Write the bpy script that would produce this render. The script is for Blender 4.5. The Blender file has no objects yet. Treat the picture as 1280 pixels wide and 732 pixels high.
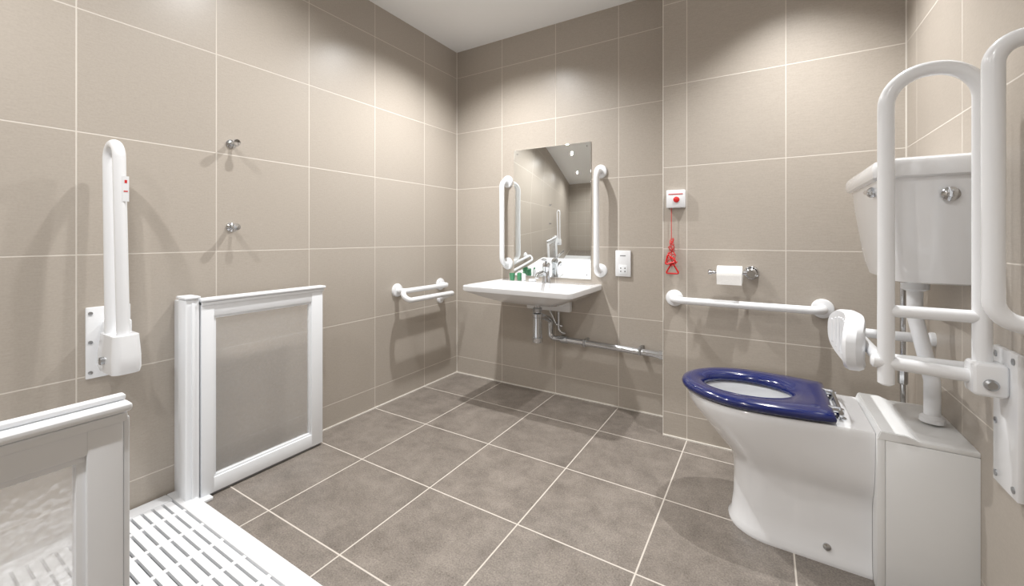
import bpy, bmesh, math, random
from mathutils import Vector, Matrix
random.seed(4)
scene = bpy.context.scene
scene.view_settings.view_transform = 'Standard'
scene.view_settings.look = 'None'
scene.view_settings.exposure = 0.12
scene.view_settings.gamma = 1.12

XR = 2.364; YB = 2.353; YBOX = 2.142; XBOX = 1.471; H = 2.306; YF = -1.3

# ------------------------------------------------------------------ materials
def lin(c):
    return tuple(((v/255.0)/12.92 if v/255.0 <= 0.04045 else (((v/255.0)+0.055)/1.055)**2.4) for v in c) + (1.0,)

def new_mat(name):
    m = bpy.data.materials.new(name); m.use_nodes = True
    nt = m.node_tree
    return m, nt, nt.nodes['Principled BSDF']

def plain(name, rgb, rough=0.4, metal=0.0, noise=0.03, bump=0.0, scale=40, coat=0.0, spec=0.5):
    m, nt, b = new_mat(name)
    N = nt.nodes; L = nt.links
    geo = N.new('ShaderNodeNewGeometry')
    nz = N.new('ShaderNodeTexNoise'); nz.inputs['Scale'].default_value = scale; nz.inputs['Detail'].default_value = 3
    L.new(geo.outputs['Position'], nz.inputs['Vector'])
    mix = N.new('ShaderNodeMix'); mix.data_type = 'RGBA'
    c = lin(rgb)
    mix.inputs['A'].default_value = tuple(max(0, v*(1-noise)) for v in c[:3]) + (1,)
    mix.inputs['B'].default_value = tuple(min(1, v*(1+noise)) for v in c[:3]) + (1,)
    L.new(nz.outputs['Fac'], mix.inputs['Factor'])
    L.new(mix.outputs['Result'], b.inputs['Base Color'])
    b.inputs['Roughness'].default_value = rough
    b.inputs['Metallic'].default_value = metal
    b.inputs['Specular IOR Level'].default_value = spec
    if coat: b.inputs['Coat Weight'].default_value = coat; b.inputs['Coat Roughness'].default_value = 0.05
    if bump:
        bp = N.new('ShaderNodeBump'); bp.inputs['Strength'].default_value = bump; bp.inputs['Distance'].default_value = 0.002
        L.new(nz.outputs['Fac'], bp.inputs['Height']); L.new(bp.outputs['Normal'], b.inputs['Normal'])
    return m

def tile_mat(name, ax1, off1, s1, ax2, off2, s2, c1, c2, grout, gw=0.005, rough=0.35, linen=True, var=0.06, mottle=False):
    m, nt, b = new_mat(name)
    N = nt.nodes; L = nt.links
    def M(op, a, bb=None, c=None):
        n = N.new('ShaderNodeMath'); n.operation = op
        for i, v in enumerate((a, bb, c)):
            if v is None: continue
            if isinstance(v, (int, float)): n.inputs[i].default_value = v
            else: L.new(v, n.inputs[i])
        return n.outputs[0]
    geo = N.new('ShaderNodeNewGeometry')
    sep = N.new('ShaderNodeSeparateXYZ'); L.new(geo.outputs['Position'], sep.inputs[0])
    def axis(ax, off, s):
        q = M('DIVIDE', M('SUBTRACT', sep.outputs[ax], off), s)
        fr = M('FRACT', M('ADD', q, 100.5))
        d = M('MULTIPLY', M('ABSOLUTE', M('SUBTRACT', fr, 0.5)), s)
        return d, M('FLOOR', q)
    d1, f1 = axis(ax1, off1, s1); d2, f2 = axis(ax2, off2, s2)
    d = M('MINIMUM', d1, d2)
    mr = N.new('ShaderNodeMapRange'); mr.inputs['From Min'].default_value = gw*0.35; mr.inputs['From Max'].default_value = gw*0.62
    L.new(d, mr.inputs['Value'])
    mask = mr.outputs[0]      # 0 in grout, 1 in tile
    comb = N.new('ShaderNodeCombineXYZ'); L.new(f1, comb.inputs[0]); L.new(f2, comb.inputs[1])
    wn = N.new('ShaderNodeTexWhiteNoise'); wn.noise_dimensions = '3D'; L.new(comb.outputs[0], wn.inputs['Vector'])
    # surface pattern
    if linen:
        mp = N.new('ShaderNodeMapping'); sc = [60, 60, 60]
        sc['XYZ'.index(ax1)] = 35; sc['XYZ'.index(ax2)] = 420
        mp.inputs['Scale'].default_value = sc
        L.new(geo.outputs['Position'], mp.inputs['Vector'])
        n1 = N.new('ShaderNodeTexNoise'); n1.inputs['Scale'].default_value = 1.0; n1.inputs['Detail'].default_value = 2
        L.new(mp.outputs[0], n1.inputs['Vector'])
        n2 = N.new('ShaderNodeTexNoise'); n2.inputs['Scale'].default_value = 160; n2.inputs['Detail'].default_value = 3
        L.new(geo.outputs['Position'], n2.inputs['Vector'])
        pat = M('ADD', M('MULTIPLY', n1.outputs['Fac'], 0.5), M('MULTIPLY', n2.outputs['Fac'], 0.5))
        pat = M('MULTIPLY_ADD', M('SUBTRACT', pat, 0.5), 1.6, 0.5)
    else:
        off = N.new('ShaderNodeVectorMath'); off.operation = 'MULTIPLY_ADD'
        L.new(wn.outputs['Color'], off.inputs[0]); off.inputs[1].default_value = (7, 7, 7); L.new(geo.outputs['Position'], off.inputs[2])
        n1 = N.new('ShaderNodeTexNoise'); n1.inputs['Scale'].default_value = 10; n1.inputs['Detail'].default_value = 9; n1.inputs['Roughness'].default_value = 0.78; n1.inputs['Distortion'].default_value = 0.2
        L.new(off.outputs[0], n1.inputs['Vector'])
        n2 = N.new('ShaderNodeTexNoise'); n2.inputs['Scale'].default_value = 200; n2.inputs['Detail'].default_value = 2
        L.new(geo.outputs['Position'], n2.inputs['Vector'])
        pat = M('ADD', M('MULTIPLY', n1.outputs['Fac'], 0.55), M('MULTIPLY', n2.outputs['Fac'], 0.45))
        pat = M('MULTIPLY_ADD', M('SUBTRACT', pat, 0.5), 3.2, 0.5)
    mix = N.new('ShaderNodeMix'); mix.data_type = 'RGBA'
    mix.inputs['A'].default_value = lin(c1); mix.inputs['B'].default_value = lin(c2)
    L.new(pat, mix.inputs['Factor'])
    hsv = N.new('ShaderNodeHueSaturation')
    L.new(mix.outputs['Result'], hsv.inputs['Color'])
    L.new(M('MULTIPLY_ADD', wn.outputs['Value'], var, 1-var/2), hsv.inputs['Value'])
    mg = N.new('ShaderNodeMix'); mg.data_type = 'RGBA'
    mg.inputs['A'].default_value = lin(grout)
    L.new(hsv.outputs[0], mg.inputs['B']); L.new(mask, mg.inputs['Factor'])
    L.new(mg.outputs['Result'], b.inputs['Base Color'])
    L.new(M('MULTIPLY_ADD', mask, rough-0.8, 0.8), b.inputs['Roughness'])
    bp = N.new('ShaderNodeBump'); bp.inputs['Strength'].default_value = 0.35; bp.inputs['Distance'].default_value = 0.0015
    L.new(M('ADD', mask, M('MULTIPLY', pat, 0.12)), bp.inputs['Height']); L.new(bp.outputs['Normal'], b.inputs['Normal'])
    return m

WC1 = (161, 152, 141); WC2 = (180, 171, 160); GR = (210, 203, 193)
SX, OX, SY, OY, SZ, OZ = 0.3975, 0.388, 0.4015, 2.018, 0.4, 0.119
m_wx = tile_mat('tile_wall_xz', 'X', OX, SX, 'Z', OZ, SZ, WC1, WC2, GR, 0.0038)
m_wy = tile_mat('tile_wall_yz', 'Y', OY, SY, 'Z', OZ, SZ, WC1, WC2, GR, 0.0038)
m_fl = tile_mat('tile_floor', 'X', OX, SX, 'Y', OY, SY, (84, 77, 71), (146, 137, 128), (200, 192, 182), 0.0050, rough=0.32, linen=False, var=0.10)
m_ceil = plain('ceiling_paint', (240, 240, 239), 0.85, noise=0.01)
m_sealant = plain('white_sealant', (222, 217, 208), 0.5)
m_white = plain('white_coated_metal', (236, 238, 241), 0.22, noise=0.01, coat=0.3)
m_plastic = plain('white_plastic', (232, 234, 237), 0.35, noise=0.01)
m_frame = plain('white_screen_frame', (238, 241, 245), 0.32, noise=0.01)
m_ceramic = plain('white_ceramic', (232, 233, 235), 0.1, noise=0.008, coat=0.6)
m_panel = plain('white_duct_panel', (226, 227, 227), 0.4, noise=0.01)
m_blue = plain('blue_seat_plastic', (3, 19, 80), 0.14, noise=0.04, coat=0.4)
m_chrome = plain('chrome', (205, 208, 212), 0.09, metal=1.0, noise=0.01)
m_steel = plain('brushed_steel', (170, 172, 175), 0.3, metal=1.0)
m_dark = plain('dark_plastic', (25, 25, 28), 0.5)
m_grey = plain('mid_grey', (120, 122, 125), 0.5)  # even mid grey for tray base, seal strips and printed label
m_red = plain('red_plastic', (205, 30, 30), 0.35)
m_green = plain('green_label', (55, 125, 85), 0.4)
m_paper = plain('tissue_paper', (240, 239, 236), 0.9, bump=0.3, scale=200)
m_water = plain('toilet_water', (205, 212, 214), 0.03)
def mk_mirror():
    m, nt, b = new_mat('mirror_glass')
    b.inputs['Base Color'].default_value = (0.90, 0.92, 0.91, 1); b.inputs['Metallic'].default_value = 1; b.inputs['Roughness'].default_value = 0.01
    return m
m_mirror = mk_mirror()
def mk_glass():
    m, nt, b = new_mat('obscured_glass')
    N = nt.nodes; L = nt.links
    geo = N.new('ShaderNodeNewGeometry')
    v = N.new('ShaderNodeTexVoronoi'); v.inputs['Scale'].default_value = 110; L.new(geo.outputs['Position'], v.inputs['Vector'])
    nz = N.new('ShaderNodeTexNoise'); nz.inputs['Scale'].default_value = 60; nz.inputs['Detail'].default_value = 3; L.new(geo.outputs['Position'], nz.inputs['Vector'])
    ad = N.new('ShaderNodeMath'); ad.operation = 'ADD'; L.new(v.outputs['Distance'], ad.inputs[0]); L.new(nz.outputs['Fac'], ad.inputs[1])
    bp = N.new('ShaderNodeBump'); bp.inputs['Strength'].default_value = 0.6; bp.inputs['Distance'].default_value = 0.003
    L.new(ad.outputs[0], bp.inputs['Height']); L.new(bp.outputs['Normal'], b.inputs['Normal'])
    b.inputs['Base Color'].default_value = (0.97, 0.97, 0.97, 1); b.inputs['Roughness'].default_value = 0.25
    b.inputs['Transmission Weight'].default_value = 0.8; b.inputs['IOR'].default_value = 1.2
    tr = N.new('ShaderNodeBsdfTransparent'); tr.inputs[0].default_value = (0.99, 0.99, 0.99, 1)
    tl = N.new('ShaderNodeBsdfTranslucent'); tl.inputs[0].default_value = (0.97, 0.97, 0.98, 1)
    m1 = N.new('ShaderNodeMixShader'); m1.inputs[0].default_value = 0.22
    L.new(b.outputs[0], m1.inputs[1]); L.new(tl.outputs[0], m1.inputs[2])
    m2 = N.new('ShaderNodeMixShader')
    mr = N.new('ShaderNodeMapRange'); mr.inputs['From Min'].default_value = 0.4; mr.inputs['From Max'].default_value = 1.2
    mr.inputs['To Min'].default_value = 0.72; mr.inputs['To Max'].default_value = 0.42
    L.new(ad.outputs[0], mr.inputs['Value']); L.new(mr.outputs[0], m2.inputs[0])
    L.new(m1.outputs[0], m2.inputs[1]); L.new(tr.outputs[0], m2.inputs[2])
    L.new(m2.outputs[0], N['Material Output'].inputs['Surface'])
    return m
m_glass = mk_glass()
def mk_emit():
    m, nt, b = new_mat('downlight_lens')
    b.inputs['Emission Color'].default_value = (1, 0.97, 0.92, 1); b.inputs['Emission Strength'].default_value = 6
    return m
m_emit = mk_emit()

# ------------------------------------------------------------------ helpers
def empty(name, loc=(0, 0, 0)):
    e = bpy.data.objects.new(name, None); e.empty_display_size = 0.05
    scene.collection.objects.link(e); e.location = loc
    return e

def finish(name, bm, mat, parent=None, smooth=True, ang=35):
    bmesh.ops.recalc_face_normals(bm, faces=bm.faces[:])
    if smooth:
        for f in bm.faces: f.smooth = True
        for e in bm.edges:
            if len(e.link_faces) == 2 and e.calc_face_angle(0) > math.radians(ang): e.smooth = False
    me = bpy.data.meshes.new(name); bm.to_mesh(me); bm.free()
    me.materials.append(mat)
    o = bpy.data.objects.new(name, me); scene.collection.objects.link(o)
    if parent is not None: o.parent = parent
    return o

def box(name, x0, x1, y0, y1, z0, z1, mat, parent=None, bevel=0.0, seg=2):
    bm = bmesh.new(); bmesh.ops.create_cube(bm, size=1)
    for v in bm.verts:
        v.co = Vector((x0 if v.co.x < 0 else x1, y0 if v.co.y < 0 else y1, z0 if v.co.z < 0 else z1))
    if bevel: bmesh.ops.bevel(bm, geom=bm.edges[:], offset=bevel, segments=seg, affect='EDGES', profile=0.5)
    return finish(name, bm, mat, parent, smooth=False if not bevel else True, ang=25)

def fillet_path(pts, r, n=8):
    pts = [Vector(p) for p in pts]
    if r <= 0 or len(pts) < 3: return pts
    out = [pts[0]]
    for i in range(1, len(pts)-1):
        a, b, c = pts[i-1], pts[i], pts[i+1]
        d1 = (a-b); d2 = (c-b); l1 = d1.length; l2 = d2.length; d1.normalize(); d2.normalize()
        th = d1.angle(d2)
        if th > math.pi-0.02: out.append(b); continue
        k = min(r/math.tan(th/2), l1*(0.499 if i > 1 else 0.98), l2*(0.499 if i < len(pts)-2 else 0.98))
        rr = k*math.tan(th/2)
        bis = (d1+d2).normalized(); cen = b + bis*(rr/math.sin(th/2))
        p1 = b+d1*k; p2 = b+d2*k; v1 = p1-cen; v2 = p2-cen
        ax = v1.cross(v2).normalized(); tot = v1.angle(v2)
        for j in range(n+1):
            out.append(cen + Matrix.Rotation(tot*j/n, 3, ax) @ v1)
    out.append(pts[-1])
    return out

def tube_bm(bm, pts, r, n=20, closed=False, round_end=True):
    P = [pts[0]]
    for p in pts[1:]:
        if (p-P[-1]).length > 1e-5: P.append(p)
    m = len(P); T = []
    for i in range(m):
        if closed: t = P[(i+1) % m]-P[i-1]
        elif i == 0: t = P[1]-P[0]
        elif i == m-1: t = P[-1]-P[-2]
        else: t = (P[i+1]-P[i]).normalized()+(P[i]-P[i-1]).normalized()
        T.append(t.normalized())
    u = T[0].orthogonal().normalized(); rings = []
    def ring(c, t, u, rad):
        w = t.cross(u)
        return [bm.verts.new(c+(u*math.cos(2*math.pi*k/n)+w*math.sin(2*math.pi*k/n))*rad) for k in range(n)]
    rs = (lambda i: r) if isinstance(r, (int, float)) else (lambda i: r[min(i, len(r)-1)])
    if round_end and not closed:
        for a in (0.15, 0.45, 0.8): rings.append(ring(P[0]-T[0]*rs(0)*0.35*(1-math.sin(a*math.pi/2)), T[0], u, rs(0)*(0.5+0.5*math.sin(a*math.pi/2))))
    for i in range(m):
        if i > 0:
            q = T[i-1].rotation_difference(T[i]); u = (q @ u); u = (u-T[i]*u.dot(T[i])).normalized()
        rings.append(ring(P[i], T[i], u, rs(i)))
    if round_end and not closed:
        for a in (0.8, 0.45, 0.15): rings.append(ring(P[-1]+T[-1]*rs(m-1)*0.35*(1-math.sin(a*math.pi/2)), T[-1], u, rs(m-1)*(0.5+0.5*math.sin(a*math.pi/2))))
    cnt = len(rings)
    for i in range(cnt-(0 if closed else 1)):
        A = rings[i]; B = rings[(i+1) % cnt]
        for k in range(n): bm.faces.new((A[k], A[(k+1) % n], B[(k+1) % n], B[k]))
    if not closed:
        bm.faces.new(rings[0]); bm.faces.new(rings[-1])

def tube(name, pts, r, fil=0.04, mat=None, parent=None, n=20, closed=False, round_end=False, seg=8):
    bm = bmesh.new(); tube_bm(bm, fillet_path(pts, fil, seg) if not closed else [Vector(p) for p in pts], r, n, closed, round_end)
    return finish(name, bm, mat, parent, ang=50)

def lathe(name, prof, origin, axis, mat, parent=None, n=32):
    """prof: list of (radius, distance along axis)"""
    bm = bmesh.new(); ax = Vector(axis).normalized(); u = ax.orthogonal().normalized(); w = ax.cross(u); o = Vector(origin)
    rings = []
    for rad, h in prof:
        rings.append([bm.verts.new(o+ax*h+(u*math.cos(2*math.pi*k/n)+w*math.sin(2*math.pi*k/n))*max(rad, 1e-4)) for k in range(n)])
    for A, B in zip(rings, rings[1:]):
        for k in range(n): bm.faces.new((A[k], A[(k+1) % n], B[(k+1) % n], B[k]))
    bm.faces.new(rings[0]); bm.faces.new(rings[-1])
    return finish(name, bm, mat, parent)

def flange(name, o, axis, parent, mat=None, r=0.04, t=0.014):
    return lathe(name, [(r, 0), (r, t*0.5), (r*0.93, t*0.85), (r*0.8, t), (0, t)], o, axis, mat or m_white, parent)

def rrect(x0, x1, y0, y1, z, rs, n=8):
    """rs: radius per corner (x0y0, x1y0, x1y1, x0y1)"""
    if isinstance(rs, (int, float)): rs = (rs,)*4
    C = [(x0, y0, math.pi, 1, 1), (x1, y0, 1.5*math.pi, -1, 1), (x1, y1, 0, -1, -1), (x0, y1, 0.5*math.pi, 1, -1)]
    out = []
    for (cx, cy, a0, sx, sy), r in zip(C, rs):
        r = max(r, 1e-3)
        for k in range(n+1):
            a = a0+0.5*math.pi*k/n
            out.append(Vector((cx+sx*r+r*math.cos(a), cy+sy*r+r*math.sin(a), z)))
    return out

def loft(name, loops, mat, parent=None, cap0=True, cap1=True, ang=35):
    bm = bmesh.new(); R = [[bm.verts.new(p) for p in lp] for lp in loops]; n = len(R[0])
    for A, B in zip(R, R[1:]):
        for k in range(n): bm.faces.new((A[k], A[(k+1) % n], B[(k+1) % n], B[k]))
    if cap0: bm.faces.new(R[0])
    if cap1: bm.faces.new(R[-1])
    return finish(name, bm, mat, parent, ang=ang)

# ------------------------------------------------------------------ room
T = 0.12
box('floor', -T, XR+T, YF-T, YB+T, -0.1, 0, m_fl)
box('ceiling', -T, XR+T, YF-T, YB+T, H, H+0.1, m_ceil)
box('wall_left', -T, 0, YF, YB, 0, H, m_wy)
box('wall_right', XR, XR+T, YF, YB, 0, H, m_wy)
box('wall_back', -T, XR+T, YB, YB+T, 0, H, m_wx)
box('wall_front', -T, XR+T, YF-T, YF, 0, H, m_wx)
# boxed-out section: front face xz tiles and side face yz tiles
bxo = box('wall_boxing', XBOX, XR, YBOX, YB, 0, H, m_wx)
bxo.data.materials.append(m_wy)
for p in bxo.data.polygons:
    if abs(p.normal.x) > 0.5: p.material_index = 1
s = 0.006
box('trim_1', 0, s, YF, YB, 0, s, m_sealant)
box('trim_2', s, XBOX, YB-s, YB, 0, s, m_sealant)
box('trim_3', XBOX, XR, YBOX-s, YBOX, 0, s, m_sealant)
box('trim_4', 0, s*0.6, YB-s*0.6, YB, s, H, m_sealant)
box('trim_5', XR-s*0.6, XR, YBOX-s*0.6, YBOX, s, H, m_sealant)
box('trim_6', XR-s, XR, YF, YBOX-s, 0, s, m_sealant)
box('trim_7', XBOX-0.0015, XBOX+0.002, YBOX-0.0015, YBOX+0.002, 0, H, m_sealant)

# ------------------------------------------------------------------ downlights
def downlight(x, y, power, cone=140, blend=1.0):
    e = empty('recessed_downlight', (x, y, H))
    lathe('bezel', [(0.045, -0.0), (0.045, -0.003), (0.040, -0.006), (0.034, -0.006), (0.032, -0.001), (0.032, 0)], (0, 0, 0), (0, 0, 1), m_white, e)
    lathe('lens', [(0.031, -0.0005), (0.031, -0.0025), (0, -0.0025)], (0, 0, 0), (0, 0, 1), m_emit, e)
    l = bpy.data.lights.new('lamp', 'SPOT'); l.energy = power; l.spot_size = math.radians(cone); l.spot_blend = blend; l.shadow_soft_size = 0.022
    l.color = (1.0, 0.988, 0.972)
    lo = bpy.data.objects.new('lamp', l); scene.collection.objects.link(lo); lo.parent = e; lo.location = (0, 0, -0.035)
P = 66
for (x, y, k, c, bl) in [(0.58, 1.76, 1.75, 140, 1.0), (2.00, 1.76, 1.45, 100, 1.0), (0.55, 0.92, 0.6, 155, 1.0), (0.55, -0.1, 0.85, 160, 1.0), (1.50, 0.0, 0.45, 165, 1.0), (1.5, -0.85, 0.7, 170, 1.0)]:  # last two are unseen fill lamps, added to lift frames and dim surfaces
    downlight(x, y, P*k, c, bl)

# ------------------------------------------------------------------ mirror
e = empty('mirror')
box('glass', 0.485, 1.019, YB-0.006, YB, 0.725, 1.545, m_mirror, e, bevel=0.0015)
for i, (x, z) in enumerate([(0.51, 1.52), (0.994, 1.52), (0.51, 0.75), (0.994, 0.75)]):
    lathe('screw_%d' % i, [(0.004, 0), (0.004, 0.002), (0.003, 0.003), (0, 0.003)], (x, YB-0.006, z), (0, -1, 0), m_chrome, e, 16)

# ------------------------------------------------------------------ grab rails
TR = 0.0165
def grab_rail(a, b, nrm, off=0.075, r=TR):
    e = empty('grab_rail'); a = Vector(a); b = Vector(b); nv = Vector(nrm)
    tube('tube', [a, a+nv*off, b+nv*off, b], r, 0.045, m_white, e)
    flange('flange_1', a, nrm, e); flange('flange_2', b, nrm, e)
    return e
grab_rail((0.435, YB, 0.80), (0.435, YB, 1.345), (0, -1, 0))
grab_rail((1.078, YB, 0.78), (1.078, YB, 1.36), (0, -1, 0))
grab_rail((1.525, YBOX, 0.68), (2.105, YBOX, 0.68), (0, -1, 0))
grab_rail((XR, 1.17, 0.81), (XR, 1.17, 1.355), (-1, 0, 0), off=0.085)

# double rail on left wall
e = empty('double_grab_rail')
zd = -0.045
tube('tube', [(0, 2.17, 0.70+zd), (0.075, 2.17, 0.70+zd), (0.075, 1.745, 0.70+zd), (0.125, 1.745, 0.65+zd), (0.125, 2.17, 0.65+zd), (0.0, 2.17, 0.60+zd)], 0.0155, 0.035, m_white, e)
flange('flange_1', (0, 2.17, 0.70+zd), (1, 0, 0), e)
flange('flange_2', (0, 1.78, 0.70+zd), (1, 0, 0), e)
tube('stem', [(0, 1.78, 0.70+zd), (0.075, 1.78, 0.70+zd)], 0.0155, 0, m_white, e)
flange('flange_3', (0, 2.17, 0.60+zd), (1, 0, 0), e, r=0.03)

# shower hinged rail, left wall (folded up)
e = empty('hinged_support_rail')
yy = 0.487
tube('loop', [(0.085, yy-0.012, 0.60), (0.060, yy-0.012, 1.275), (0.150, yy-0.012, 1.275), (0.150, yy, 0.585)], 0.0165, 0.044, m_white, e)
box('wall_plate', 0, 0.008, 0.432, 0.545, 0.51, 0.745, m_white, e, bevel=0.003)
box('hinge_body', 0.008, 0.062, 0.470, 0.535, 0.53, 0.70, m_white, e, bevel=0.010, seg=3)
loft('hinge_cheek', [rrect(0.045, 0.185, 0.452, 0.522, 0.545, 0.02), rrect(0.03, 0.192, 0.450, 0.524, 0.56, 0.022), rrect(0.03, 0.192, 0.450, 0.524, 0.60, 0.022), rrect(0.045, 0.185, 0.454, 0.52, 0.665, 0.02)], m_white, e)
tube('hinge_pin', [(0.11, 0.44, 0.585), (0.11, 0.534, 0.585)], 0.012, 0, m_steel, e)
for i, (y, z) in enumerate([(0.443, 0.725), (0.533, 0.725), (0.443, 0.53), (0.533, 0.522), (0.443, 0.63)]):
    lathe('screw_%d' % i, [(0.006, 0), (0.006, 0.002), (0, 0.004)], (0.008, y, z), (1, 0, 0), m_steel, e, 16)
box('warning_label', 0.1665, 0.1672, yy-0.008, yy+0.008, 1.09, 1.17, m_plastic, e)
box('label_mark', 0.1672, 0.1677, yy-0.003, yy+0.003, 1.148, 1.158, m_red, e)
box('label_mark_b', 0.1672, 0.1677, yy-0.005, yy+0.005, 1.12, 1.124, m_red, e)

# hinged rail by the toilet (folded up), right wall
e = empty('hinged_support_rail')
yA = 1.345
tube('loop', [(2.155, yA, 0.62), (2.155, yA, 1.372), (2.318, yA, 1.372), (2.318, yA, 0.665)], 0.0165, 0.078, m_white, e, round_end=True, seg=12)
tube('cross_bar', [(2.158, yA, 0.797), (2.316, yA, 0.797)], 0.0145, 0, m_white, e)
tube('lower_bar', [(2.13, yA, 0.672), (2.318, yA, 0.662)], 0.0155, 0, m_white, e, round_end=True)
box('hinge_body', 2.295, 2.353, yA-0.03, yA+0.03, 0.625, 0.70, m_white, e, bevel=0.012, seg=3)
lathe('hinge_bolt', [(0.012, 0), (0.012, 0.006), (0.008, 0.010), (0, 0.010)], (2.322, yA-0.03, 0.655), (0, -1, 0), m_steel, e, 24)
box('wall_plate', 2.352, XR, yA-0.055, yA+0.055, 0.42, 0.73, m_white, e, bevel=0.003)
for i, (y, z) in enumerate([(1.385, 0.712), (1.385, 0.44), (1.305, 0.44), (1.305, 0.712), (1.385, 0.56)]):
    lathe('screw_%d' % i, [(0.007, 0), (0.007, 0.002), (0, 0.004)], (2.352, y, z), (-1, 0, 0), m_steel, e, 16)

# padded toilet backrest
e = empty('toilet_backrest')
XP = 0.022
def ov(xc, s, bend):
    out = []
    n = 40
    for k in range(n):
        a = 2*math.pi*k/n; c = math.cos(a); sn = math.sin(a)
        c = math.copysign(abs(c)**0.75, c); sn = math.copysign(abs(sn)**0.75, sn)
        y = 1.650+0.168*s*c; z = 0.662+0.082*s*sn
        out.append(Vector((XP+xc+bend*((y-1.650)/0.17)**2*0.028, y, z)))
    return out
loft('pad', [ov(2.137, 0.80, -1), ov(2.134, 0.93, -1), ov(2.122, 1.0, -1), ov(2.100, 1.0, -1), ov(2.090, 0.94, -1), ov(2.090, 0.6, -1), ov(2.094, 0.3, -1)], m_plastic, e)
for i in range(9):
    yv = 1.650+(i-4)*0.031
    hh = 0.058*math.sqrt(max(0.1, 1-((i-4)/5.2)**2))
    xv = XP+2.0905-((yv-1.650)/0.17)**2*0.028
    tube('rib_%d' % i, [(xv, yv, 0.662-hh), (xv, yv, 0.662+hh)], 0.0045, 0, m_plastic, e, n=10, round_end=True)
tube('bracket', [(XR, 1.475, 0.65), (2.165, 1.475, 0.65), (2.165, 1.835, 0.65), (XR, 1.835, 0.65)], 0.0155, 0.03, m_white, e)
flange('flange_1', (XR, 1.475, 0.65), (-1, 0, 0), e, r=0.035); flange('flange_2', (XR, 1.835, 0.65), (-1, 0, 0), e, r=0.022)

# ------------------------------------------------------------------ wash basin
e = empty('wash_basin')
x0, x1, y0, y1 = 0.400, 1.085, 1.890, YB-0.001
rf = (0.035, 0.035, 0.004, 0.004)
def rr(dx, dyf, dyb, z, r): return rrect(x0+dx, x1-dx, y0+dyf, y1-dyb, z, r)
loft('bowl', [rr(0.20, 0.20, 0.03, 0.585, (0.06, 0.06, 0.02, 0.02)), rr(0.15, 0.15, 0.0, 0.595, (0.07, 0.07, 0.004, 0.004)),
              rr(0.07, 0.07, 0, 0.63, (0.06, 0.06, 0.004, 0.004)), rr(0.012, 0.012, 0, 0.662, rf), rr(0.002, 0.002, 0, 0.668, rf), rr(0, 0, 0, 0.674, rf), rr(0, 0, 0, 0.694, rf), rr(0.004, 0.004, 0, 0.699, rf),
              rr(0.012, 0.012, 0.004, 0.700, rf), rr(0.022, 0.022, 0.115, 0.699, (0.03,)*4), rr(0.035, 0.033, 0.122, 0.692, (0.035,)*4), rr(0.06, 0.055, 0.135, 0.665, (0.05,)*4),
              rr(0.12, 0.10, 0.16, 0.63, (0.06,)*4), rr(0.24, 0.16, 0.19, 0.615, (0.045,)*4)], m_ceramic, e)
lathe('plug_waste', [(0.024, 0), (0.024, 0.003), (0.018, 0.004), (0, 0.003)], (0.75, 2.11, 0.615), (0, 0, 1), m_chrome, e)
box('bracket_cover', 0.60, 0.90, 2.31, YB-0.001, 0.52, 0.60, m_ceramic, e, bevel=0.01)

e = empty('basin_mixer_tap')
tx, ty = 0.755, 2.285
lathe('body', [(0.027, 0), (0.027, 0.006), (0.023, 0.012), (0.022, 0.085), (0.024, 0.09), (0.024, 0.11), (0.018, 0.12), (0, 0.121)], (tx, ty, 0.70), (0, 0, 1), m_chrome, e)
tube('spout', [(tx, ty, 0.745), (tx, ty-0.06, 0.762), (tx, ty-0.115, 0.755), (tx, ty-0.125, 0.735)], 0.0125, 0.02, m_chrome, e)
bm = bmesh.new()
tube_bm(bm, fillet_path([(tx, ty, 0.815), (tx+0.02, ty-0.05, 0.838), (tx+0.03, ty-0.115, 0.845)], 0.02), 0.0075, round_end=True)
finish('lever', bm, m_chrome, e)
lathe('overflow_rod', [(0.003, 0), (0.003, 0.05), (0.006, 0.052), (0.006, 0.06), (0, 0.061)], (tx, ty+0.032, 0.70), (0, 0, 1), m_chrome, e, 12)

# toiletries
def bottle(name, x, y, z, r, h, mbody, mcap):
    e = empty(name, (x, y, z))
    lathe('body', [(r*0.9, 0), (r, 0.004), (r, h*0.7), (r*0.85, h*0.78), (r*0.4, h*0.82), (r*0.4, h*0.85)], (0, 0, 0), (0, 0, 1), mbody, e, 24)
    lathe('cap', [(r*0.5, h*0.84), (r*0.5, h*0.98), (r*0.4, h), (0, h)], (0, 0, 0), (0, 0, 1), mcap, e, 24)
bottle('soap_bottle', 0.555, 2.30, 0.70, 0.015, 0.06, m_green, m_plastic)
bottle('soap_bottle', 0.592, 2.29, 0.70, 0.013, 0.055, m_plastic, m_green)
e = empty('drinking_cup', (0.51, 2.285, 0.70))
lathe('body', [(0.015, 0), (0.019, 0.045), (0.0175, 0.045), (0.0135, 0.004), (0, 0.004)], (0, 0, 0), (0, 0, 1), m_green, e, 24)
e = empty('soap_bar', (0.655, 2.29, 0.70))
loft('bar', [rrect(-0.02, 0.02, -0.013, 0.013, 0, 0.008), rrect(-0.023, 0.023, -0.016, 0.016, 0.006, 0.01), rrect(-0.02, 0.02, -0.013, 0.013, 0.014, 0.01)], m_plastic, e)

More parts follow.
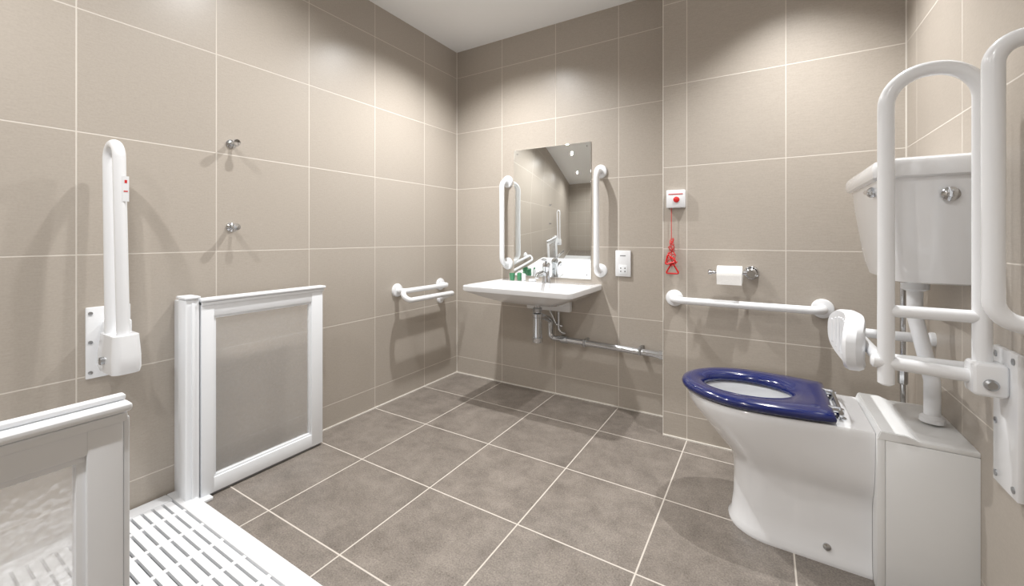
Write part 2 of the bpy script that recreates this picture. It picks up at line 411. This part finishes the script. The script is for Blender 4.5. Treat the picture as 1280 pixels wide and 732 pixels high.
# trap and waste pipework
e = empty('basin_waste_pipe')
lathe('tailpiece', [(0.019, 0), (0.019, 0.07)], (0.775, 2.13, 0.53), (0, 0, 1), m_chrome, e)
lathe('collar_nut', [(0.026, 0), (0.029, 0.004), (0.029, 0.02), (0.024, 0.024)], (0.775, 2.13, 0.545), (0, 0, 1), m_steel, e, 8)
lathe('bottle_trap', [(0.012, 0), (0.028, 0.006), (0.031, 0.014), (0.031, 0.035), (0.027, 0.038), (0.027, 0.15), (0.03, 0.153), (0.03, 0.172), (0.02, 0.178)], (0.775, 2.13, 0.362), (0, 0, 1), m_chrome, e)
tube('outlet_bend', [(0.775, 2.13, 0.505), (0.775, 2.20, 0.505), (0.775, 2.30, 0.47), (0.775, 2.30, 0.36), (0.90, 2.30, 0.36)], 0.017, 0.03, m_chrome, e)
tube('waste_run', [(0.86, 2.30, 0.36), (XBOX, 2.30, 0.347)], 0.0185, 0, m_chrome, e)
tube('compression_nut', [(0.85, 2.30, 0.36), (0.89, 2.30, 0.36)], 0.025, 0, m_chrome, e, n=8)
tube('wall_sleeve', [(1.42, 2.30, 0.348), (1.448, 2.30, 0.348)], 0.024, 0, m_chrome, e, n=24)
for i, x in enumerate((1.0, 1.32)):
    box('clip_%d' % i, x-0.008, x+0.008, 2.278, YB, 0.335, 0.378, m_steel, e, bevel=0.004)
tube('supply_pipe', [(0.80, 2.325, 0.60), (0.82, 2.325, 0.52), (0.82, 2.325, 0.40), (0.86, 2.335, 0.385)], 0.008, 0.03, m_chrome, e)
tube('supply_pipe_b', [(0.72, 2.325, 0.60), (0.80, 2.325, 0.44), (0.84, 2.335, 0.43)], 0.008, 0.03, m_chrome, e)

# ------------------------------------------------------------------ shaver socket
e = empty('shaver_socket')
box('plate', 1.168, 1.256, YB-0.012, YB, 0.752, 0.900, m_plastic, e, bevel=0.003)
box('socket_outline', 1.188, 1.236, YB-0.0135, YB-0.011, 0.765, 0.818, m_frame, e, bevel=0.001)
for i, (x, z) in enumerate([(1.200, 0.80), (1.224, 0.80), (1.200, 0.782), (1.224, 0.782)]):
    tube('pin_hole_%d' % i, [(x, YB-0.0142, z), (x, YB-0.010, z)], 0.0035, 0, m_dark, e, n=12)
box('shaver_label', 1.195, 1.228, YB-0.0128, YB-0.0115, 0.868, 0.873, m_grey, e)

# ------------------------------------------------------------------ alarm pull cord
e = empty('emergency_pull_cord')
box('switch_plate', 1.490, 1.576, YBOX-0.022, YBOX, 1.118, 1.204, m_plastic, e, bevel=0.004)
lathe('button', [(0.014, 0), (0.014, 0.004), (0.010, 0.006), (0, 0.006)], (1.537, YBOX-0.022, 1.157), (0, -1, 0), m_red, e)
box('label_strip', 1.50, 1.566, YBOX-0.0232, YBOX-0.0215, 1.182, 1.186, m_red, e)
tube('cord', [(1.512, YBOX-0.012, 1.12), (1.512, YBOX-0.012, 0.95), (1.516, YBOX-0.02, 0.83)], 0.0016, 0.01, m_red, e, n=8)
def tri(name, cx, cz, s, rot, yv):
    pts = []
    for k in range(3):
        a = rot+k*2*math.pi/3; pts.append(Vector((cx+s*math.cos(a), yv, cz+s*math.sin(a))))
    bm = bmesh.new(); P3 = []
    for k in range(3):
        a, b, c = pts[k-1], pts[k], pts[(k+1) % 3]
        q1 = b.lerp(a, 0.2); q2 = b.lerp(c, 0.2)
        for j in range(5):
            t = j/4; P3.append(q1*(1-t)**2+b*2*t*(1-t)+q2*t*t)
    tube_bm(bm, P3, 0.0042, 12, closed=True, round_end=False); finish(name, bm, m_red, e)
tri('bangle_1', 1.518, 0.818, 0.036, math.pi/2, YBOX-0.02)
tri('bangle_2', 1.508, 0.865, 0.030, math.pi/2+0.3, YBOX-0.031)
kn = []
for i in range(70):
    t = i/69; kn.append((1.516+0.018*math.sin(i*1.3)*(0.4+t), YBOX-0.024+0.012*math.cos(i*1.9), 0.965-0.12*t+0.012*math.sin(i*2.3)))
tube('tangled_cord', kn, 0.0018, 0, m_red, e, n=6)

# ------------------------------------------------------------------ toilet roll holder
e = empty('toilet_roll_holder')
yr = YBOX-0.065; zr = 0.818
flange('flange', (1.850, YBOX, zr), (0, -1, 0), e, m_chrome, r=0.030, t=0.02)
tube('arm', [(1.850, YBOX-0.01, zr), (1.850, yr, zr), (1.690, yr, zr)], 0.0075, 0.012, m_chrome, e)
lathe('arm_cap', [(0.013, 0), (0.013, 0.010), (0.009, 0.014), (0, 0.014)], (1.695, yr, zr), (-1, 0, 0), m_chrome, e)
lathe('arm_boss', [(0.022, 0), (0.022, 0.012), (0.016, 0.02), (0, 0.02)], (1.850, yr+0.012, zr), (0, -1, 0), m_chrome, e)
lathe('paper_roll', [(0.018, 0), (0.038, 0), (0.0385, 0.003), (0.0385, 0.096), (0.038, 0.099), (0.018, 0.099)], (1.718, yr, zr-0.008), (1, 0, 0), m_paper, e, 40)
box('loose_sheet', 1.719, 1.816, yr-0.0392, yr-0.0380, zr-0.05, zr-0.008, m_paper, e)

# ------------------------------------------------------------------ robe hooks
for z in (1.364, 1.018):
    e = empty('robe_hook', (0, 0.866, z))
    lathe('rose', [(0.018, 0), (0.018, 0.004), (0.012, 0.008), (0.008, 0.010), (0.007, 0.040), (0.013, 0.044), (0.015, 0.050), (0.013, 0.056), (0, 0.057)], (0, 0, 0), (1, 0, 0), m_chrome, e)
    tube('peg', [(0.008, 0, 0), (0.028, 0, -0.018), (0.042, 0, -0.010)], 0.005, 0.01, m_chrome, e, round_end=True)

# ------------------------------------------------------------------ cistern
e = empty('toilet_cistern')
def cr(dx, dy, z, r=0.03): return rrect(2.160+dx, XR-0.001, 1.455+dy, 1.925-dy, z, (r, 0.002, 0.002, r))
loft('tank', [cr(0.055, 0.06, 0.852, 0.03), cr(0.045, 0.05, 0.856, 0.035), cr(0.033, 0.04, 0.90), cr(0.012, 0.018, 1.06), cr(0.006, 0.008, 1.135)], m_ceramic, e)
loft('lid', [cr(0.0, 0.002, 1.132), cr(-0.008, -0.008, 1.136), cr(-0.010, -0.010, 1.145), cr(-0.010, -0.010, 1.165), cr(-0.004, -0.004, 1.178), cr(0.015, 0.015, 1.186, 0.03), cr(0.06, 0.07, 1.190, 0.03)], m_ceramic, e)
lathe('side_plug', [(0.018, 0), (0.018, 0.004), (0.012, 0.007), (0.008, 0.008), (0.008, 0.014), (0, 0.015)], (2.300, 1.465, 1.085), (0, -1, 0), m_chrome, e)
lathe('lever_boss', [(0.015, 0), (0.015, 0.008), (0.010, 0.014), (0, 0.015)], (2.168, 1.56, 1.105), (-1, 0, 0), m_chrome, e)
tube('lever', [(2.157, 1.56, 1.105), (2.147, 1.53, 1.103), (2.147, 1.48, 1.098)], 0.0065, 0.01, m_chrome, e, round_end=True)
e = empty('flush_pipe')
tube('pipe', [(2.285, 1.69, 0.855), (2.285, 1.69, 0.74), (2.315, 1.66, 0.56), (2.315, 1.66, 0.440)], 0.0185, 0.08, m_plastic, e)
lathe('flush_pipe_nut', [(0.030, 0), (0.032, 0.01), (0.032, 0.03), (0.022, 0.036)], (2.285, 1.69, 0.852), (0, 0, -1), m_plastic, e, 12)
lathe('flush_cone', [(0.028, 0), (0.028, 0.012), (0.02, 0.02)], (2.315, 1.66, 0.443), (0, 0, 1), m_plastic, e)
e = empty('water_inlet_pipe')
tube('pipe', [(2.30, 1.888, 0.0), (2.30, 1.888, 0.96)], 0.008, 0, m_chrome, e)
lathe('isolation_valve', [(0.012, 0), (0.014, 0.004), (0.014, 0.05), (0.010, 0.055)], (2.30, 1.888, 0.48), (0, 0, 1), m_chrome, e, 8)

# duct box
e = empty('pipe_boxing_cabinet')
xf, ya, yb_, zt = 2.165, 1.500, 1.832, 0.425
box('front_panel', xf, xf+0.018, ya, yb_, 0, zt, m_panel, e, bevel=0.002)
box('side_panel', xf+0.0185, XR, ya, ya+0.018, 0, zt-0.004, m_panel, e, bevel=0.0015)
box('side_panel_b', xf+0.0185, XR, yb_-0.018, yb_, 0, zt-0.004, m_panel, e, bevel=0.0015)
box('top_panel', xf+0.01, XR, ya, yb_, zt-0.003, zt+0.010, m_panel, e, bevel=0.002)
bm = bmesh.new()
prof = [(xf-0.001, zt-0.005), (xf+0.008, zt+0.020), (xf+0.060, zt+0.020), (xf+0.085, zt+0.010), (xf+0.085, zt-0.002)]
A = [bm.verts.new((x, ya-0.001, z)) for x, z in prof]; B = [bm.verts.new((x, yb_+0.001, z)) for x, z in prof]
for k in range(5): bm.faces.new((A[k], A[(k+1) % 5], B[(k+1) % 5], B[k]))
bm.faces.new(A); bm.faces.new(B[::-1])
bmesh.ops.bevel(bm, geom=bm.edges[:], offset=0.002, segments=2, affect='EDGES')
finish('top_ledge', bm, m_panel, e)

# ------------------------------------------------------------------ toilet
e = empty('toilet')
YC = 1.667; XBK = 2.164
def smooth(t): t = max(0, min(1, t)); return t*t*(3-2*t)
def outline(xf, xc, w, wb, z, nf=28, ns=8, nb=6, p=1.0):
    """front half ellipse from xf to xc with half width w, sides blend to half width wb at XBK"""
    pts = []
    for k in range(nf+1):
        a = math.pi/2+math.pi*k/nf
        c = math.cos(a); sn = math.sin(a)
        pts.append(Vector((xc+(xc-xf)*c, YC+w*sn, z)))
    # pts go from +y side round the front to -y side
    for k in range(1, ns+1):
        t = k/ns; pts.append(Vector((xc+(XBK-xc)*t, YC-(w+(wb-w)*smooth(t)), z)))
    for k in range(1, nb):
        t = k/nb; pts.append(Vector((XBK, YC-wb+2*wb*t, z)))
    for k in range(ns, 0, -1):
        t = k/ns; pts.append(Vector((xc+(XBK-xc)*t, YC+(w+(wb-w)*smooth(t)), z)))
    return pts
prof = [ # z, xf, xc, w, wb
 (0.000, 1.792, 1.92, 0.118, 0.122), (0.012, 1.790, 1.92, 0.120, 0.124), (0.026, 1.800, 1.92, 0.110, 0.116), (0.09, 1.806, 1.92, 0.104, 0.112),
 (0.16, 1.808, 1.92, 0.103, 0.112), (0.205, 1.806, 1.92, 0.106, 0.114), (0.232, 1.800, 1.92, 0.114, 0.122), (0.255, 1.785, 1.91, 0.125, 0.136), (0.30, 1.745, 1.895, 0.144, 0.147), (0.345, 1.705, 1.88, 0.161, 0.151),
 (0.38, 1.675, 1.865, 0.172, 0.152), (0.405, 1.660, 1.86, 0.178, 0.153), (0.424, 1.656, 1.86, 0.180, 0.153), (0.431, 1.662, 1.86, 0.175, 0.150)]
loops = [outline(a, b, c, d, z) for (z, a, b, c, d) in prof]
n = len(loops[-1])
def inner(cx, rx, ry, z):
    out = []
    for p in loops[-1]:
        a = math.atan2((p.y-YC)/0.18, (p.x-1.87)/0.20)
        out.append(Vector((cx+rx*math.cos(a), YC+ry*math.sin(a), z)))
    return out
loops += [inner(1.86, 0.160, 0.130, 0.431), inner(1.86, 0.150, 0.120, 0.424), inner(1.86, 0.155, 0.125, 0.40), inner(1.865, 0.14, 0.112, 0.34), inner(1.88, 0.10, 0.085, 0.28), inner(1.90, 0.055, 0.05, 0.235)]
loft('pan', loops, m_ceramic, e, ang=45)
lathe('water', [(0.068, 0), (0.068, 0.001), (0, 0.001)], (1.893, YC, 0.262), (0, 0, 1), m_water, e)
# seat ring
def seat_loop(xf, xc, w, xb, wb, z):
    pts = []
    nf, ns, nb = 36, 8, 8
    for k in range(nf+1):
        a = math.pi/2+math.pi*k/nf
        pts.append(Vector((xc+(xc-xf)*math.cos(a), YC+w*math.sin(a), z)))
    for k in range(1, ns+1):
        t = k/ns; pts.append(Vector((xc+(xb-xc)*t, YC-(w+(wb-w)*t*t), z)))
    for k in range(1, nb):
        t = k/nb; pts.append(Vector((xb, YC-wb+2*wb*t, z)))
    for k in range(ns, 0, -1):
        t = k/ns; pts.append(Vector((xc+(xb-xc)*t, YC+(w+(wb-w)*t*t), z)))
    return pts
def seat_in(cx, rx, ry, z):
    ref = seat_loop(1.64, 1.86, 0.186, 2.075, 0.16, 0); out = []
    for p in ref:
        a = math.atan2((p.y-YC)/0.186, (p.x-1.86)/0.215)
        out.append(Vector((cx+rx*math.cos(a), YC+ry*math.sin(a), z)))
    return out
zb = 0.437
L2 = [seat_in(1.845, 0.135, 0.108, zb), seat_loop(1.648, 1.86, 0.180, 2.07, 0.155, zb), seat_loop(1.639, 1.86, 0.188, 2.077, 0.162, zb+0.005), seat_loop(1.636, 1.86, 0.190, 2.079, 0.164, zb+0.014),
      seat_loop(1.641, 1.86, 0.186, 2.074, 0.159, zb+0.024), seat_loop(1.657, 1.86, 0.170, 2.060, 0.145, zb+0.030), seat_in(1.845, 0.152, 0.124, zb+0.028), seat_in(1.845, 0.140, 0.112, zb+0.021), seat_in(1.845, 0.134, 0.107, zb+0.008), seat_in(1.845, 0.135, 0.108, zb)]
loft('seat', L2, m_blue, e, cap0=False, cap1=False, ang=60)
for i, y in enumerate((YC-0.085, YC+0.085)):
    lathe('hinge_post_%d' % i, [(0.016, 0), (0.016, 0.004), (0.010, 0.008), (0.010, 0.03)], (2.095, y, 0.430), (0, 0, 1), m_chrome, e)
    tube('hinge_arm_%d' % i, [(2.095, y, 0.455), (2.05, y, 0.455)], 0.010, 0, m_chrome, e, round_end=True)
tube('hinge_rod', [(2.095, YC-0.11, 0.455), (2.095, YC+0.11, 0.455)], 0.006, 0, m_chrome, e)
lathe('floor_bolt', [(0.010, 0), (0.010, 0.005), (0, 0.008)], (2.06, YC-0.112, 0.05), (0, -1, 0.1), m_chrome, e, 16)

# ------------------------------------------------------------------ half-height shower doors
def screen_panel(e, x, y0, y1, z0, z1, st=0.042, sf=0.055, rt=0.058, rb=0.056, th=0.03, lip=0.012):
    xa, xb = x-th/2, x+th/2
    box('stile_1', xa, xb, y0, y0+st, z0, z1, m_frame, e, bevel=0.002)
    box('stile_2', xa, xb, y1-sf, y1, z0, z1, m_frame, e, bevel=0.002)
    box('rail_top', xa+0.001, xb-0.001, y0+st-0.008, y1-sf+0.008, z1-rt, z1, m_frame, e, bevel=0.002)
    box('rail_bottom', xa+0.001, xb-0.001, y0+st-0.008, y1-sf+0.008, z0, z0+rb, m_frame, e, bevel=0.002)
    b = 0.009
    box('bead_top', xa+0.006, xb-0.006, y0+st-0.008, y1-sf+0.008, z1-rt-b, z1-rt+0.008, m_frame, e, bevel=0.002)
    box('bead_bottom', xa+0.006, xb-0.006, y0+st-0.008, y1-sf+0.008, z0+rb-0.008, z0+rb+b, m_frame, e, bevel=0.002)
    box('bead_1', xa+0.0065, xb-0.0065, y0+st-0.008, y0+st+b, z0+rb-0.008, z1-rt+0.008, m_frame, e, bevel=0.002)
    box('bead_2', xa+0.0065, xb-0.0065, y1-sf-b, y1-sf+0.008, z0+rb-0.008, z1-rt+0.008, m_frame, e, bevel=0.002)
    box('glass', x-0.003, x+0.003, y0+st-0.002, y1-sf+0.002, z0+rb-0.002, z1-rt+0.002, m_glass, e)
    box('cap_rail', xa-0.008, xb+0.010, y0-0.004, y1+lip, z1, z1+0.012, m_frame, e, bevel=0.005, seg=3)
    box('cap_groove', xa-0.002, xb+0.004, y0, y1+lip/2, z1-0.014, z1-0.001, m_frame, e, bevel=0.003)

e = empty('shower_half_door')
screen_panel(e, 0.108, 0.712, 1.205, 0.012, 0.736)
box('hinge_post', 0.060, 0.124, 0.662, 0.706, 0.0, 0.750, m_frame, e, bevel=0.006, seg=3)
box('wall_channel', 0.0, 0.058, 0.672, 0.702, 0.0, 0.740, m_frame, e, bevel=0.004)
box('post_rib', 0.124, 0.130, 0.680, 0.690, 0.02, 0.735, m_frame, e, bevel=0.002)
box('post_cap', 0.050, 0.130, 0.659, 0.709, 0.750, 0.760, m_frame, e, bevel=0.004)
box('hinge_foot', 0.075, 0.150, 0.702, 0.740, 0.0, 0.012, m_frame, e, bevel=0.003)
box('seal_strip', 0.102, 0.114, 0.738, 1.200, 0.002, 0.012, m_grey, e)

e = empty('shower_half_door')
screen_panel(e, 1.135, -0.50, 0.209, 0.012, 0.738, sf=0.036, rt=0.046, lip=0.008)
box('fold_edge', 1.126, 1.146, 0.210, 0.217, 0.0, 0.728, m_frame, e, bevel=0.002)
box('hinge_post', 1.105, 1.165, -0.57, -0.505, 0.0, 0.75, m_frame, e, bevel=0.006)
box('cap_ridge', 1.125, 1.140, -0.50, 0.215, 0.750, 0.758, m_frame, e, bevel=0.003, seg=3)
box('seal_strip', 1.129, 1.141, -0.50, 0.209, 0.0, 0.012, m_grey, e)

# ------------------------------------------------------------------ shower tray with slatted grating
e = empty('shower_tray')
xa, xb, ya, yb = 0.01, 1.10, -0.55, 0.700
box('base', xa+0.02, xb-0.02, ya+0.02, yb-0.02, 0.0, 0.006, m_grey, e)
box('edge_front', xa, xb, yb-0.055, yb, 0.0, 0.026, m_plastic, e, bevel=0.005)
box('edge_rear', xa, xb, ya, ya+0.05, 0.0, 0.026, m_plastic, e, bevel=0.005)
box('edge_wall', xa, xa+0.06, ya+0.05, yb-0.055, 0.0, 0.026, m_plastic, e, bevel=0.005)
box('edge_open', xb-0.05, xb, ya+0.05, yb-0.055, 0.0, 0.026, m_plastic, e, bevel=0.005)
bm = bmesh.new()
def addbox(bm, x0, x1, y0, y1, z0, z1):
    r = bmesh.ops.create_cube(bm, size=1)
    for v in r['verts']:
        v.co = Vector((x0 if v.co.x < 0 else x1, y0 if v.co.y < 0 else y1, z0 if v.co.z < 0 else z1))
y = yb-0.055-0.007
while y > ya+0.08:
    addbox(bm, xa+0.06, xb-0.05, y-0.021, y, 0.012, 0.024); y -= 0.029
k = xa+0.06+0.10
while k < xb-0.06:
    addbox(bm, k-0.008, k+0.008, ya+0.05, yb-0.055, 0.006, 0.0232); k += 0.135
finish('slats', bm, m_plastic, e, smooth=False)

# ------------------------------------------------------------------ world + camera
w = bpy.data.worlds.new('World'); scene.world = w; w.use_nodes = True
w.node_tree.nodes['Background'].inputs[0].default_value = (0.8, 0.85, 0.9, 1); w.node_tree.nodes['Background'].inputs[1].default_value = 0.3
cam = bpy.data.cameras.new('camera'); co = bpy.data.objects.new('camera', cam); scene.collection.objects.link(co)
co.location = (1.903, 0, 0.977); co.rotation_euler = (math.radians(90), 0, math.radians(31.4))
cam.sensor_width = 36; cam.lens = 519/1280*36; cam.shift_y = -70/1280; cam.clip_start = 0.01
scene.camera = co
